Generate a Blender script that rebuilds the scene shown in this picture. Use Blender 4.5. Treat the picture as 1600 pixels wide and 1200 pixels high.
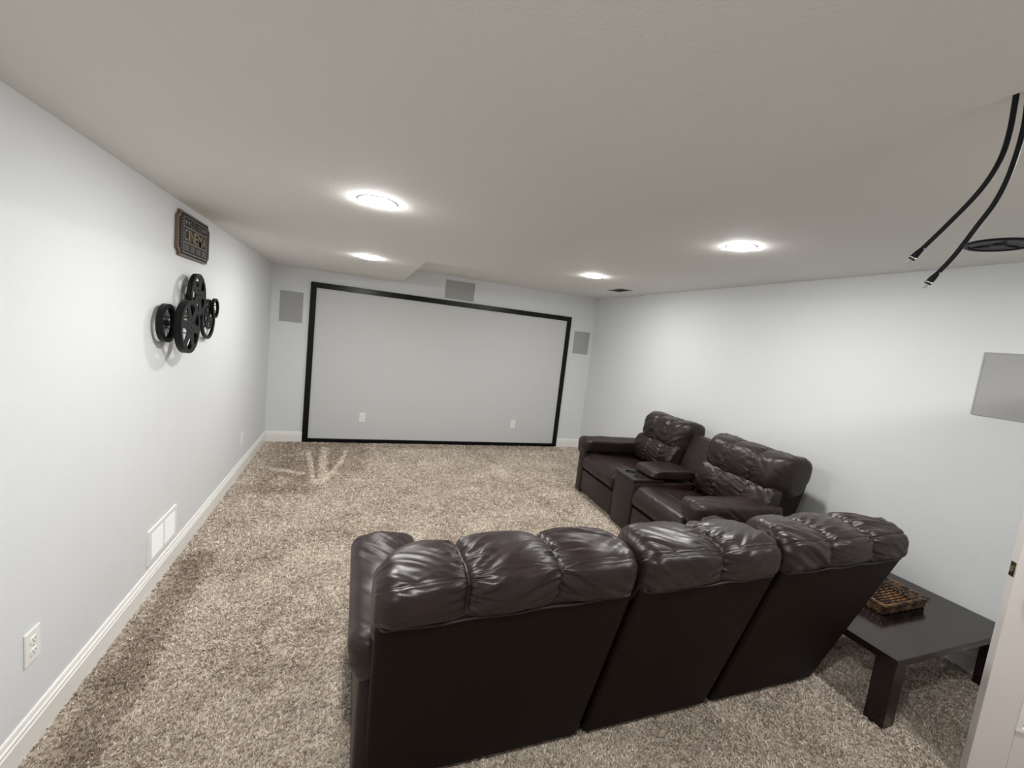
import bpy, bmesh, math, random
import numpy as np
from mathutils import Vector, Matrix

for o in list(bpy.data.objects):
    bpy.data.objects.remove(o)
S = bpy.context.scene
COL = S.collection
PI = math.pi
R = math.radians

# ------------------------------------------------------------------ camera
YAW, PITCH, ROLL, FPX = 0.3575, -0.1072, -0.1125, 669.2556
CAM_Z = 1.6
cam = bpy.data.cameras.new('camera')
cam.sensor_fit = 'HORIZONTAL'
cam.sensor_width = 36.0
cam.lens = FPX / 1600 * 36.0
cam.clip_start = 0.02
camo = bpy.data.objects.new('camera', cam)
COL.objects.link(camo)
f = Vector((math.sin(YAW) * math.cos(PITCH), math.cos(YAW) * math.cos(PITCH), math.sin(PITCH)))
r = Vector((math.cos(YAW), -math.sin(YAW), 0))
d = f.cross(r)
c_, s_ = math.cos(ROLL), math.sin(ROLL)
rr = c_ * r + s_ * d
dd = -s_ * r + c_ * d
M = Matrix.Identity(4)
for i in range(3):
    M[i][0] = rr[i]; M[i][1] = -dd[i]; M[i][2] = -f[i]
M[2][3] = CAM_Z
camo.matrix_world = M
S.camera = camo

# ------------------------------------------------------------------ world, exposure, lamp strength
w = bpy.data.worlds.new('world')
S.world = w
w.use_nodes = True
w.node_tree.nodes['Background'].inputs[0].default_value = (0.5, 0.5, 0.5, 1)
w.node_tree.nodes['Background'].inputs[1].default_value = 0.25
S.view_settings.view_transform = 'Standard'
S.view_settings.look = 'None'
S.view_settings.gamma = 1
S.view_settings.use_curve_mapping = False
S.view_settings.exposure = 1.22
LAMP = 150.0
LAMP_COL = (0.995, 0.985, 0.965)

# ------------------------------------------------------------------ room dimensions
XL, XR = -0.971, 3.417
YB, YF = 5.847, -1.9
H1, H2 = 2.147, 2.327          # soffit, main ceiling
SX, SX2, SY = 1.106, 0.507, 3.711   # soffit edges

# ------------------------------------------------------------------ materials
def new_mat(name):
    m = bpy.data.materials.new(name)
    m.use_nodes = True
    nt = m.node_tree
    return m, nt, nt.nodes['Principled BSDF']

def mat(name, col, rough=0.5, metal=0.0, spec=0.5, noise=0.0, nscale=8.0, bump=0.0, bscale=200.0, coords='Object'):
    m, nt, b = new_mat(name)
    b.inputs['Roughness'].default_value = rough
    b.inputs['Metallic'].default_value = metal
    b.inputs['Specular IOR Level'].default_value = spec
    tc = nt.nodes.new('ShaderNodeTexCoord')
    nz = nt.nodes.new('ShaderNodeTexNoise')
    nz.inputs['Scale'].default_value = nscale
    nz.inputs['Detail'].default_value = 4
    nt.links.new(tc.outputs[coords], nz.inputs['Vector'])
    mx = nt.nodes.new('ShaderNodeMix'); mx.data_type = 'RGBA'
    k = max(noise, 0.01)
    mx.inputs[6].default_value = (*[c * (1 - k) for c in col], 1)
    mx.inputs[7].default_value = (*[min(1, c * (1 + k)) for c in col], 1)
    nt.links.new(nz.outputs['Fac'], mx.inputs[0])
    nt.links.new(mx.outputs[2], b.inputs['Base Color'])
    if bump:
        n2 = nt.nodes.new('ShaderNodeTexNoise')
        n2.inputs['Scale'].default_value = bscale
        n2.inputs['Detail'].default_value = 3
        nt.links.new(tc.outputs[coords], n2.inputs['Vector'])
        bp = nt.nodes.new('ShaderNodeBump')
        bp.inputs['Strength'].default_value = bump
        bp.inputs['Distance'].default_value = 0.002
        nt.links.new(n2.outputs['Fac'], bp.inputs['Height'])
        nt.links.new(bp.outputs['Normal'], b.inputs['Normal'])
    return m

M_WALL = mat('wall_paint', (0.735, 0.755, 0.765), 0.75, noise=0.012, nscale=3, bump=0.25, bscale=160)
M_CEIL = mat('ceiling_paint', (0.80, 0.79, 0.76), 0.85, noise=0.015, nscale=3, bump=0.35, bscale=120)
M_TRIM = mat('white_trim_paint', (0.88, 0.87, 0.84), 0.35, noise=0.01)
M_SCREEN = mat('grey_screen_paint', (0.625, 0.635, 0.635), 0.7, noise=0.01, nscale=2, bump=0.15, bscale=220)
M_FRAME = mat('black_satin_wood', (0.005, 0.005, 0.006), 0.28, spec=0.22, noise=0.2, nscale=30)
M_GRILLE = mat('grey_speaker_cloth', (0.40, 0.40, 0.395), 0.85, noise=0.04, nscale=60, bump=0.5, bscale=600)
M_PLAST = mat('white_plastic', (0.90, 0.90, 0.88), 0.3, noise=0.01)
M_METALW = mat('white_enamelled_metal', (0.90, 0.90, 0.88), 0.35, noise=0.01)
M_SLOT = mat('dark_slot', (0.03, 0.03, 0.03), 0.6)
M_DUCT = mat('shaded_duct_metal', (0.16, 0.16, 0.155), 0.6)
M_BLACK = mat('black_metal', (0.005, 0.005, 0.0055), 0.42, spec=0.22, noise=0.2, nscale=40)
M_RUB = mat('black_cable_jacket', (0.007, 0.007, 0.011), 0.4, spec=0.25, noise=0.1)
M_CAP = mat('clear_plastic_cap', (0.55, 0.55, 0.5), 0.2, noise=0.05)
M_STEEL = mat('steel', (0.6, 0.6, 0.58), 0.25, metal=1.0)
M_BRASS = mat('aged_brass', (0.30, 0.26, 0.17), 0.35, metal=1.0)
M_SPKB = mat('black_speaker_basket', (0.008, 0.009, 0.014), 0.5, spec=0.2, noise=0.3, nscale=40)
M_GOLD = mat('worn_gold_paint', (0.20, 0.16, 0.085), 0.5, noise=0.35, nscale=60)
M_BRONZE = mat('bronze_edge', (0.17, 0.125, 0.085), 0.45, metal=0.3, noise=0.3, nscale=40)
M_SIGNK = mat('sign_black', (0.018, 0.017, 0.014), 0.6, spec=0.12, noise=0.4, nscale=50)
M_SIGNW = mat('sign_cream', (0.26, 0.25, 0.22), 0.6, spec=0.12, noise=0.25, nscale=50)
M_SIGNG = mat('sign_grey', (0.10, 0.10, 0.095), 0.6, spec=0.12, noise=0.35, nscale=60)
M_DOOR = mat('white_door_paint', (0.76, 0.72, 0.70), 0.4, noise=0.01, bump=0.1, bscale=80)

def leather():
    m, nt, b = new_mat('dark_brown_leather')
    tc = nt.nodes.new('ShaderNodeTexCoord')
    nz = nt.nodes.new('ShaderNodeTexNoise'); nz.inputs['Scale'].default_value = 6; nz.inputs['Detail'].default_value = 5
    nt.links.new(tc.outputs['Object'], nz.inputs['Vector'])
    cr = nt.nodes.new('ShaderNodeValToRGB')
    cr.color_ramp.elements[0].position = 0.3; cr.color_ramp.elements[0].color = (0.0155, 0.0088, 0.0088, 1)
    cr.color_ramp.elements[1].position = 0.75; cr.color_ramp.elements[1].color = (0.026, 0.0150, 0.0152, 1)
    nt.links.new(nz.outputs['Fac'], cr.inputs[0])
    nt.links.new(cr.outputs[0], b.inputs['Base Color'])
    mr = nt.nodes.new('ShaderNodeMapRange')
    mr.inputs['To Min'].default_value = 0.30; mr.inputs['To Max'].default_value = 0.44
    b.inputs['Specular IOR Level'].default_value = 0.42
    nt.links.new(nz.outputs['Fac'], mr.inputs['Value'])
    nt.links.new(mr.outputs[0], b.inputs['Roughness'])
    vo = nt.nodes.new('ShaderNodeTexVoronoi'); vo.inputs['Scale'].default_value = 330
    nt.links.new(tc.outputs['Object'], vo.inputs['Vector'])
    bp = nt.nodes.new('ShaderNodeBump'); bp.inputs['Strength'].default_value = 0.12; bp.inputs['Distance'].default_value = 0.001
    nt.links.new(vo.outputs['Distance'], bp.inputs['Height'])
    nt.links.new(bp.outputs['Normal'], b.inputs['Normal'])
    return m
M_LEATHER = leather()
M_VINYL = mat('dark_brown_vinyl', (0.0105, 0.0046, 0.0033), 0.6, spec=0.14, noise=0.12, nscale=12, bump=0.15, bscale=500)

def darkwood():
    m, nt, b = new_mat('espresso_wood')
    tc = nt.nodes.new('ShaderNodeTexCoord')
    mp = nt.nodes.new('ShaderNodeMapping'); mp.inputs['Scale'].default_value = (2, 30, 30)
    nt.links.new(tc.outputs['Object'], mp.inputs['Vector'])
    nz = nt.nodes.new('ShaderNodeTexNoise'); nz.inputs['Scale'].default_value = 2; nz.inputs['Detail'].default_value = 5
    nt.links.new(mp.outputs[0], nz.inputs['Vector'])
    cr = nt.nodes.new('ShaderNodeValToRGB')
    cr.color_ramp.elements[0].color = (0.010, 0.006, 0.006, 1)
    cr.color_ramp.elements[1].color = (0.022, 0.013, 0.012, 1)
    nt.links.new(nz.outputs['Fac'], cr.inputs[0])
    nt.links.new(cr.outputs[0], b.inputs['Base Color'])
    b.inputs['Roughness'].default_value = 0.16
    return m
M_WOOD = darkwood()

def wicker():
    m, nt, b = new_mat('brown_wicker')
    tc = nt.nodes.new('ShaderNodeTexCoord')
    nz = nt.nodes.new('ShaderNodeTexNoise'); nz.inputs['Scale'].default_value = 22; nz.inputs['Detail'].default_value = 3
    nt.links.new(tc.outputs['Object'], nz.inputs['Vector'])
    cr = nt.nodes.new('ShaderNodeValToRGB')
    cr.color_ramp.elements[0].position = 0.42; cr.color_ramp.elements[0].color = (0.03, 0.010, 0.005, 1)
    cr.color_ramp.elements[1].position = 0.68; cr.color_ramp.elements[1].color = (0.25, 0.125, 0.045, 1)
    nt.links.new(nz.outputs['Fac'], cr.inputs[0])
    nt.links.new(cr.outputs[0], b.inputs['Base Color'])
    b.inputs['Roughness'].default_value = 0.4
    return m
M_WICKER = wicker()

def glass():
    m, nt, b = new_mat('door_glass')
    b.inputs['Base Color'].default_value = (0.95, 0.97, 0.96, 1)
    b.inputs['Roughness'].default_value = 0.02
    b.inputs['Transmission Weight'].default_value = 1.0
    b.inputs['IOR'].default_value = 1.45
    return m
M_GLASS = glass()

def emit(name, col, strength):
    m, nt, b = new_mat(name)
    b.inputs['Base Color'].default_value = (0.8, 0.8, 0.8, 1)
    b.inputs['Emission Color'].default_value = (*col, 1)
    b.inputs['Emission Strength'].default_value = strength
    return m
M_LENS = emit('lit_led_lens', LAMP_COL, LAMP)

# carpet: colour by place (vacuum tracks, brushed patches, a darker strip), shared by the backing and the pile
def carpet(name, pile):
    m, nt, b = new_mat(name)
    L = nt.links.new
    b.inputs['Roughness'].default_value = 0.9
    b.inputs['Specular IOR Level'].default_value = 0.1
    tc = nt.nodes.new('ShaderNodeTexCoord')
    def noise(scale, detail, dist=0.0, rough=0.55):
        n = nt.nodes.new('ShaderNodeTexNoise')
        n.inputs['Scale'].default_value = scale; n.inputs['Detail'].default_value = detail
        n.inputs['Distortion'].default_value = dist; n.inputs['Roughness'].default_value = rough
        L(tc.outputs['Object'], n.inputs['Vector'])
        return n.outputs['Fac']
    def math_(op, a, b2, clamp=False):
        n = nt.nodes.new('ShaderNodeMath'); n.operation = op; n.use_clamp = clamp
        for k, v in ((0, a), (1, b2)):
            if isinstance(v, (int, float)): n.inputs[k].default_value = v
            else: L(v, n.inputs[k])
        return n.outputs[0]
    sep = nt.nodes.new('ShaderNodeSeparateXYZ'); L(tc.outputs['Object'], sep.inputs[0])
    X, Y = sep.outputs[0], sep.outputs[1]
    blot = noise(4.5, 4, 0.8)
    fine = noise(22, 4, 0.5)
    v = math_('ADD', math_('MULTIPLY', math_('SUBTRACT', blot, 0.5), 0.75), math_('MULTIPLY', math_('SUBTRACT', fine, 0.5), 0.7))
    # pile brushed dark along the left wall and in the far left corner, light vacuum streaks; darker strip along the screen foot
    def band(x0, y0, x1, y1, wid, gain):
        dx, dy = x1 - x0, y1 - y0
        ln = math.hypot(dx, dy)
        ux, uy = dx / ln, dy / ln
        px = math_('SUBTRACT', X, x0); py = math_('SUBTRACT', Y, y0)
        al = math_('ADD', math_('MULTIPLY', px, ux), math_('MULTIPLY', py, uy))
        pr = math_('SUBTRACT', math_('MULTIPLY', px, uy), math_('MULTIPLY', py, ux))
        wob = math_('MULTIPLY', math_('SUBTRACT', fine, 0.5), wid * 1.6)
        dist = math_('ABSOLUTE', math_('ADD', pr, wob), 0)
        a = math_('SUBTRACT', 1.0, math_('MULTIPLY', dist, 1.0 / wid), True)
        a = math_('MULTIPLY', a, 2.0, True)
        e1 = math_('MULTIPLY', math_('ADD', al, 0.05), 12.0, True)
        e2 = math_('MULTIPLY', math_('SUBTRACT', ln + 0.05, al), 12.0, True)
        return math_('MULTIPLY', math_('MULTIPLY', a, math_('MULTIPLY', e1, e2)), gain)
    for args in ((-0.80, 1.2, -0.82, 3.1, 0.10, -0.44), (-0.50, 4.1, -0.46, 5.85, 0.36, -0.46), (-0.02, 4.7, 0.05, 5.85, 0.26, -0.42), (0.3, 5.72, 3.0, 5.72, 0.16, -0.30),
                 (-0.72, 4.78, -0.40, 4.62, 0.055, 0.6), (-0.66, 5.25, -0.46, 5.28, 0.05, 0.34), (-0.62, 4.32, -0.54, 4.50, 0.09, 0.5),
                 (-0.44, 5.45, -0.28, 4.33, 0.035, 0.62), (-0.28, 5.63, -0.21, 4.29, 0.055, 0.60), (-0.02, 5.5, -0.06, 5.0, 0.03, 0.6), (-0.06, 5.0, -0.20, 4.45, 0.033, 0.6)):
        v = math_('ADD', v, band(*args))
    if pile:
        at = nt.nodes.new('ShaderNodeAttribute'); at.attribute_name = 'tuft'
        v = math_('ADD', v, math_('MULTIPLY', math_('SUBTRACT', at.outputs['Fac'], 0.5), 1.6))
    v = math_('ADD', v, 0.5, True)
    cr = nt.nodes.new('ShaderNodeValToRGB')
    e = cr.color_ramp.elements
    k = 1.0 if pile else 0.72  # backing colour darkened to stand in for the pile's self-shadow
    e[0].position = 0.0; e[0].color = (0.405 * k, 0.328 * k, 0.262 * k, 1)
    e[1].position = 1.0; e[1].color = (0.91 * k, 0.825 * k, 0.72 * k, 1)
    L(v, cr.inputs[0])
    L(cr.outputs[0], b.inputs['Base Color'])
    return m
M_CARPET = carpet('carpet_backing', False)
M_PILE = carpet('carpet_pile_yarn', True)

# ------------------------------------------------------------------ mesh helpers
def link(name, me, m=None, parent=None, smooth=False):
    o = bpy.data.objects.new(name, me)
    COL.objects.link(o)
    if m is not None: me.materials.append(m)
    if parent is not None: o.parent = parent
    if smooth:
        me.polygons.foreach_set('use_smooth', [True] * len(me.polygons))
    return o

def from_bm(name, bm, m=None, parent=None, smooth=False):
    me = bpy.data.meshes.new(name)
    bmesh.ops.recalc_face_normals(bm, faces=bm.faces[:])
    bm.to_mesh(me); bm.free()
    return link(name, me, m, parent, smooth)

def from_py(name, v, fcs, m=None, parent=None, smooth=False):
    me = bpy.data.meshes.new(name)
    me.from_pydata([tuple(p) for p in v], [], fcs)
    me.update()
    return link(name, me, m, parent, smooth)

def add_box(bm, a, b, bev=0.0, seg=2):
    g = bmesh.ops.create_cube(bm, size=1)
    vs = g['verts']
    for v in vs:
        v.co = Vector([a[i] + (v.co[i] + .5) * (b[i] - a[i]) for i in range(3)])
    if bev:
        es = list({e for v in vs for e in v.link_edges})
        bmesh.ops.bevel(bm, geom=es, offset=bev, segments=seg, profile=0.5, affect='EDGES')

def box(name, a, b, m, parent=None, bev=0.0, seg=2, smooth=False):
    bm = bmesh.new(); add_box(bm, a, b, bev, seg)
    return from_bm(name, bm, m, parent, smooth)

def add_hex(bm, c8, bev=0.0, seg=3):
    """c8: bottom ring of four, then top ring of four"""
    vs = [bm.verts.new(p) for p in c8]
    for q in ((0, 1, 2, 3), (4, 5, 6, 7), (0, 1, 5, 4), (1, 2, 6, 5), (2, 3, 7, 6), (3, 0, 4, 7)):
        bm.faces.new([vs[i] for i in q])
    bmesh.ops.recalc_face_normals(bm, faces=bm.faces[:])
    if bev:
        es = list({e for v in vs for e in v.link_edges})
        bmesh.ops.bevel(bm, geom=es, offset=bev, segments=seg, profile=0.5, affect='EDGES')

def add_prism(bm, pts, z0, z1):
    lo = [bm.verts.new((x, y, z0)) for x, y in pts]
    hi = [bm.verts.new((x, y, z1)) for x, y in pts]
    bm.faces.new(lo); bm.faces.new(hi)
    n = len(pts)
    for i in range(n):
        bm.faces.new((lo[i], lo[(i + 1) % n], hi[(i + 1) % n], hi[i]))

def add_lathe(bm, prof, n=32, c=(0, 0)):
    """prof of (radius, z), turned about z"""
    rings = []
    for rad, z in prof:
        if rad < 1e-6: rings.append([bm.verts.new((c[0], c[1], z))])
        else: rings.append([bm.verts.new((c[0] + rad * math.cos(2 * PI * k / n), c[1] + rad * math.sin(2 * PI * k / n), z)) for k in range(n)])
    for a, b in zip(rings, rings[1:]):
        for k in range(n):
            q = []
            for v in (a[k % len(a)], a[(k + 1) % len(a)], b[(k + 1) % len(b)], b[k % len(b)]):
                if v not in q: q.append(v)
            if len(q) >= 3: bm.faces.new(q)

def add_tube(bm, pts, rad, n=8, caps=True):
    pts = [Vector(p) for p in pts]
    rads = rad if isinstance(rad, (list, tuple)) else [rad] * len(pts)
    prev = None; rings = []
    for i, p in enumerate(pts):
        t = (pts[min(i + 1, len(pts) - 1)] - pts[max(i - 1, 0)]).normalized()
        if prev is None:
            u = t.orthogonal().normalized()
        else:
            u = (prev - t * prev.dot(t)).normalized()
        prev = u
        v = t.cross(u)
        rings.append([bm.verts.new(p + rads[i] * (math.cos(2 * PI * k / n) * u + math.sin(2 * PI * k / n) * v)) for k in range(n)])
    for a, b in zip(rings, rings[1:]):
        for k in range(n):
            bm.faces.new((a[k], a[(k + 1) % n], b[(k + 1) % n], b[k]))
    if caps:
        bm.faces.new(rings[0]); bm.faces.new(rings[-1])

def catmull(pts, per=12, closed=False):
    pts = [np.array(p, float) for p in pts]
    n = len(pts); out = []
    rng = range(n) if closed else range(n - 1)
    for i in rng:
        if closed: p = [pts[(i + k) % n] for k in (-1, 0, 1, 2)]
        else: p = [pts[max(0, i - 1)], pts[i], pts[i + 1], pts[min(n - 1, i + 2)]]
        for k in range(per):
            t = k / per
            out.append(0.5 * (2 * p[1] + (p[2] - p[0]) * t + (2 * p[0] - 5 * p[1] + 4 * p[2] - p[3]) * t * t + (3 * p[1] - p[0] - 3 * p[2] + p[3]) * t ** 3))
    if not closed: out.append(pts[-1])
    return np.array(out)

def plate_with_holes(bm, outer, holes, z0, z1):
    """flat plate with holes, walls included (all loops as lists of (x, y))"""
    loops = [outer] + holes
    ed = []; ring_lo = []
    for lp in loops:
        vs = [bm.verts.new((x, y, z1)) for x, y in lp]
        ring_lo.append(vs)
        for i in range(len(vs)): ed.append(bm.edges.new((vs[i], vs[(i + 1) % len(vs)])))
    g = bmesh.ops.triangle_fill(bm, use_beauty=True, use_dissolve=False, edges=ed, normal=(0, 0, 1))
    top = [x for x in g['geom'] if isinstance(x, bmesh.types.BMFace)]
    vmap = {}
    for lp in ring_lo:
        for v in lp: vmap[v] = bm.verts.new((v.co.x, v.co.y, z0))
    for fc in top: bm.faces.new([vmap[v] for v in reversed(fc.verts[:])])
    for lp in ring_lo:
        for i in range(len(lp)):
            a, b = lp[i], lp[(i + 1) % len(lp)]
            bm.faces.new((a, b, vmap[b], vmap[a]))

def circle(cx, cy, rad, n=20):
    return [(cx + rad * math.cos(2 * PI * k / n), cy + rad * math.sin(2 * PI * k / n)) for k in range(n)]

# numpy gradient noise
_prm = np.random.RandomState(7)
_G = _prm.rand(256, 256) * 2 * PI
def pnoise(x, y, seed=0):
    x = np.asarray(x, float) + seed * 17.31; y = np.asarray(y, float) + seed * 9.77
    x, y = np.broadcast_arrays(x, y)
    xi = np.floor(x).astype(int); yi = np.floor(y).astype(int)
    fx, fy = x - xi, y - yi
    def g(ix, iy, ax, ay):
        a = _G[ix & 255, iy & 255]
        return np.cos(a) * ax + np.sin(a) * ay
    u = fx ** 3 * (fx * (fx * 6 - 15) + 10); v = fy ** 3 * (fy * (fy * 6 - 15) + 10)
    n0 = g(xi, yi, fx, fy) * (1 - u) + g(xi + 1, yi, fx - 1, fy) * u
    n1 = g(xi, yi + 1, fx, fy - 1) * (1 - u) + g(xi + 1, yi + 1, fx - 1, fy - 1) * u
    return (n0 * (1 - v) + n1 * v) * 1.4
def ridged(x, y, seed=0):
    return 1 - np.abs(pnoise(x, y, seed)) * 2.2

# ------------------------------------------------------------------ tagging
def tag(o, label=None, cat=None, group=None, kind=None):
    if label: o['label'] = label
    if cat: o['category'] = cat
    if group: o['group'] = group
    if kind: o['kind'] = kind
    return o
def empty(name, loc, rot=(0, 0, 0)):
    o = bpy.data.objects.new(name, None)
    o.empty_display_size = 0.1
    COL.objects.link(o); o.location = loc; o.rotation_euler = rot
    return o
def thing(name, label, cat, loc, rot=(0, 0, 0), group=None):
    return tag(empty(name, loc, rot), label, cat, group)
def struct(o, label=None):
    return tag(o, label, None, None, 'structure')
def kids(o): return [c for c in bpy.data.objects if c.parent is o]
def dup(o, parent=None):
    c = o.copy(); COL.objects.link(c)
    if parent is not None: c.parent = parent
    for ch in kids(o): dup(ch, c)
    return c
ON_LEFT = (R(90), 0, R(90))      # local x runs along +y, y up, z out of the left wall
ON_BACK = (R(90), 0, 0)          # local x along +x, y up, z out of the back wall
ON_RIGHT = (R(90), 0, R(-90))
ON_CEIL = (R(180), 0, 0)         # local z hangs down

# ================================================================== room shell
T = 0.12
FLOOR = struct(box('floor', (XL - T, YF - T, -0.1), (XR + T, YB + T, 0.0), M_CARPET), 'beige plush wall to wall carpet')
struct(box('wall_left', (XL - T, YF - T, 0), (XL, YB + T, H2), M_WALL), 'pale grey painted left wall')
struct(box('wall_right', (XR, YF - T, 0), (XR + T, YB + T, H2), M_WALL), 'pale grey painted right wall')
struct(box('wall_back', (XL, YB, 0), (XR, YB + T, H2), M_WALL), 'pale grey wall behind the projection screen')
struct(box('wall_front', (XL, YF - T, 0), (XR, YF, H2), M_WALL), 'pale grey wall at the near end of the room')
struct(box('ceiling', (XL - T, YF - T, H2), (XR + T, YB + T, H2 + 0.1), M_CEIL), 'off white flat ceiling')
bm = bmesh.new()
add_prism(bm, [(XL, YF), (SX, YF), (SX, SY), (SX2, SY), (SX2, YB), (XL, YB)], H1, H2)
struct(from_bm('ceiling_soffit', bm, M_CEIL), 'lower boxed soffit section of the ceiling with a stepped corner')

BB = [(0, 0), (0.016, 0), (0.016, 0.090), (0.0125, 0.094), (0.0125, 0.099), (0.015, 0.102), (0.0145, 0.108),
      (0.0095, 0.113), (0.0090, 0.119), (0.007, 0.127), (0.005, 0.130), (0, 0.130)]
def baseboard(name, p, q, out):
    p, q, out = Vector((*p, 0)), Vector((*q, 0)), Vector((*out, 0))
    bm = bmesh.new()
    a = [bm.verts.new(p + out * u + Vector((0, 0, z))) for u, z in BB]
    b = [bm.verts.new(q + out * u + Vector((0, 0, z))) for u, z in BB]
    bm.faces.new(a); bm.faces.new(b)
    for i in range(len(a)):
        j = (i + 1) % len(a)
        bm.faces.new((a[i], a[j], b[j], b[i]))
    struct(from_bm(name, bm, M_TRIM), 'white moulded baseboard')
SCX0, SCX1, SCZ = -0.554, 3.013, 2.003
baseboard('baseboard_left', (XL, YF), (XL, YB), (1, 0))
baseboard('baseboard_right', (XR, YF), (XR, YB), (-1, 0))
baseboard('baseboard_back', (XL + 0.016, YB), (SCX0, YB), (0, -1))
baseboard('baseboard_back', (SCX1, YB), (XR - 0.016, YB), (0, -1))

# carpet pile: real tapered yarn blades
def pile():
    rng = np.random.RandomState(3)
    n = 200000
    # denser near the camera, thinning with distance
    pts = []
    while sum(len(p) for p in pts) < n:
        x = rng.uniform(XL + 0.018, XR - 0.018, n); y = rng.uniform(0.1, YB - 0.03, n)
        keep = rng.rand(n) < np.clip(1.9 / np.maximum(1.2, np.hypot(x, y)), 0.28, 1.0) ** 1.5
        pts.append(np.c_[x, y][keep])
    P = np.concatenate(pts)[:n]
    dist = np.hypot(P[:, 0], P[:, 1])
    dens = np.clip(1.9 / np.maximum(1.2, dist), 0.28, 1.0) ** 1.5
    K = 4
    base = np.repeat(P, K, 0)
    N = len(base)
    wid = np.repeat(0.0024 / np.sqrt(dens), K) * rng.uniform(0.7, 1.3, N)
    base = base + rng.normal(0, 1, (N, 2)) * np.repeat(0.0030 / np.sqrt(dens), K)[:, None]
    base[:, 0] = np.clip(base[:, 0], XL + 0.018, XR - 0.018); base[:, 1] = np.clip(base[:, 1], 0.08, YB - 0.02)
    az = rng.uniform(0, 2 * PI, N); face = rng.uniform(0, 2 * PI, N)
    hgt = rng.uniform(0.007, 0.012, N) * (1 + 0.25 * pnoise(base[:, 0] * 9, base[:, 1] * 9, 5))
    lean = rng.uniform(0.003, 0.011, N)
    lay = pnoise(base[:, 0] * 2.2, base[:, 1] * 2.2, 2) * 0.006
    tx = base[:, 0] + np.cos(az) * lean + lay; ty = base[:, 1] + np.sin(az) * lean + pnoise(base[:, 0] * 2.5, base[:, 1] * 2.5, 4) * 0.006
    wx, wy = np.cos(face) * wid, np.sin(face) * wid
    mx, my = base[:, 0] * .6 + tx * .4, base[:, 1] * .6 + ty * .4
    V = np.empty((N, 5, 3))
    V[:, 0] = np.c_[base[:, 0] - wx * .8, base[:, 1] - wy * .8, np.full(N, -0.001)]
    V[:, 1] = np.c_[base[:, 0] + wx * .8, base[:, 1] + wy * .8, np.full(N, -0.001)]
    V[:, 2] = np.c_[mx + wx, my + wy, hgt * .6]
    V[:, 3] = np.c_[mx - wx, my - wy, hgt * .6]
    V[:, 4] = np.c_[tx, ty, hgt]
    me = bpy.data.meshes.new('carpet_pile')
    me.vertices.add(N * 5); me.vertices.foreach_set('co', V.ravel())
    idx = np.arange(N) * 5
    quad = np.c_[idx, idx + 1, idx + 2, idx + 3]; tri = np.c_[idx + 3, idx + 2, idx + 4]
    me.loops.add(N * 7)
    me.loops.foreach_set('vertex_index', np.concatenate([quad.ravel(), tri.ravel()]).astype(np.int32))
    me.polygons.add(N * 2)
    me.polygons.foreach_set('loop_start', np.concatenate([np.arange(N) * 4, N * 4 + np.arange(N) * 3]).astype(np.int32))
    me.update(calc_edges=True)
    at = me.attributes.new('tuft', 'FLOAT', 'POINT')
    tv = np.repeat(.45 * np.repeat(rng.rand(n), K) + .55 * rng.rand(N), 5)
    at.data.foreach_set('value', tv.astype(np.float32))
    o = link('carpet_pile', me, M_PILE, FLOOR)
    o['kind'] = 'stuff'
pile()

# ================================================================== projection screen
scr = thing('projection_screen', 'large grey projection screen with a black frame on the back wall', 'screen', ((SCX0 + SCX1) / 2, YB, 0), ON_BACK)
hw = (SCX1 - SCX0) / 2
box('screen_surface', (-hw + 0.03, 0.03, 0), (hw - 0.03, SCZ - 0.03, 0.004), M_SCREEN, scr)
FW, FD = 0.066, 0.024
def rail(a, b, c, e, name='frame_rail'):
    """mitred rail with an eased face; a,b outer ends, c,e inner ends (b-side, a-side)"""
    bm = bmesh.new()
    add_hex(bm, [(*a, 0), (*b, 0), (*c, 0), (*e, 0), (*a, FD), (*b, FD), (*c, FD), (*e, FD)], 0.004, 2)
    from_bm(name, bm, M_FRAME, scr)
B0 = 0.006
rail((-hw, SCZ), (hw, SCZ), (hw - FW, SCZ - FW), (-hw + FW, SCZ - FW))
rail((-hw, B0), (hw, B0), (hw - FW, B0 + FW * .7), (-hw + FW, B0 + FW * .7))
rail((-hw, B0), (-hw, SCZ), (-hw + FW, SCZ - FW), (-hw + FW, B0 + FW * .7))
rail((hw, B0), (hw, SCZ), (hw - FW, SCZ - FW), (hw - FW, B0 + FW * .7))

# ================================================================== in-wall speakers
def wall_speaker(label, loc, rot, wd, ht):
    t = thing('wall_speaker', label, 'speaker', loc, rot, 'grey in-wall speakers')
    bm = bmesh.new()
    a, b, q = wd / 2, ht / 2, 0.007
    plate_with_holes(bm, [(-a, -b), (a, -b), (a, b), (-a, b)], [[(-a + q, -b + q), (a - q, -b + q), (a - q, b - q), (-a + q, b - q)]], 0, 0.006)
    from_bm('bezel', bm, M_GRILLE, t)
    box('grille', (-a + q, -b + q, 0), (a - q, b - q, 0.0045), M_GRILLE, t)
    return t
wall_speaker('grey in-wall speaker grille left of the projection screen', (-0.755, YB, 1.672), ON_BACK, 0.25, 0.365)
wall_speaker('wide grey speaker grille centred just above the projection screen', (1.282, YB, 2.152), ON_BACK, 0.40, 0.246)
wall_speaker('grey in-wall speaker grille right of the projection screen', (3.231, YB, 1.638), ON_BACK, 0.258, 0.338)
wall_speaker('large grey speaker grille on the right wall above the end table', (XR, 1.283, 1.640), ON_RIGHT, 0.266, 0.366)

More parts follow.
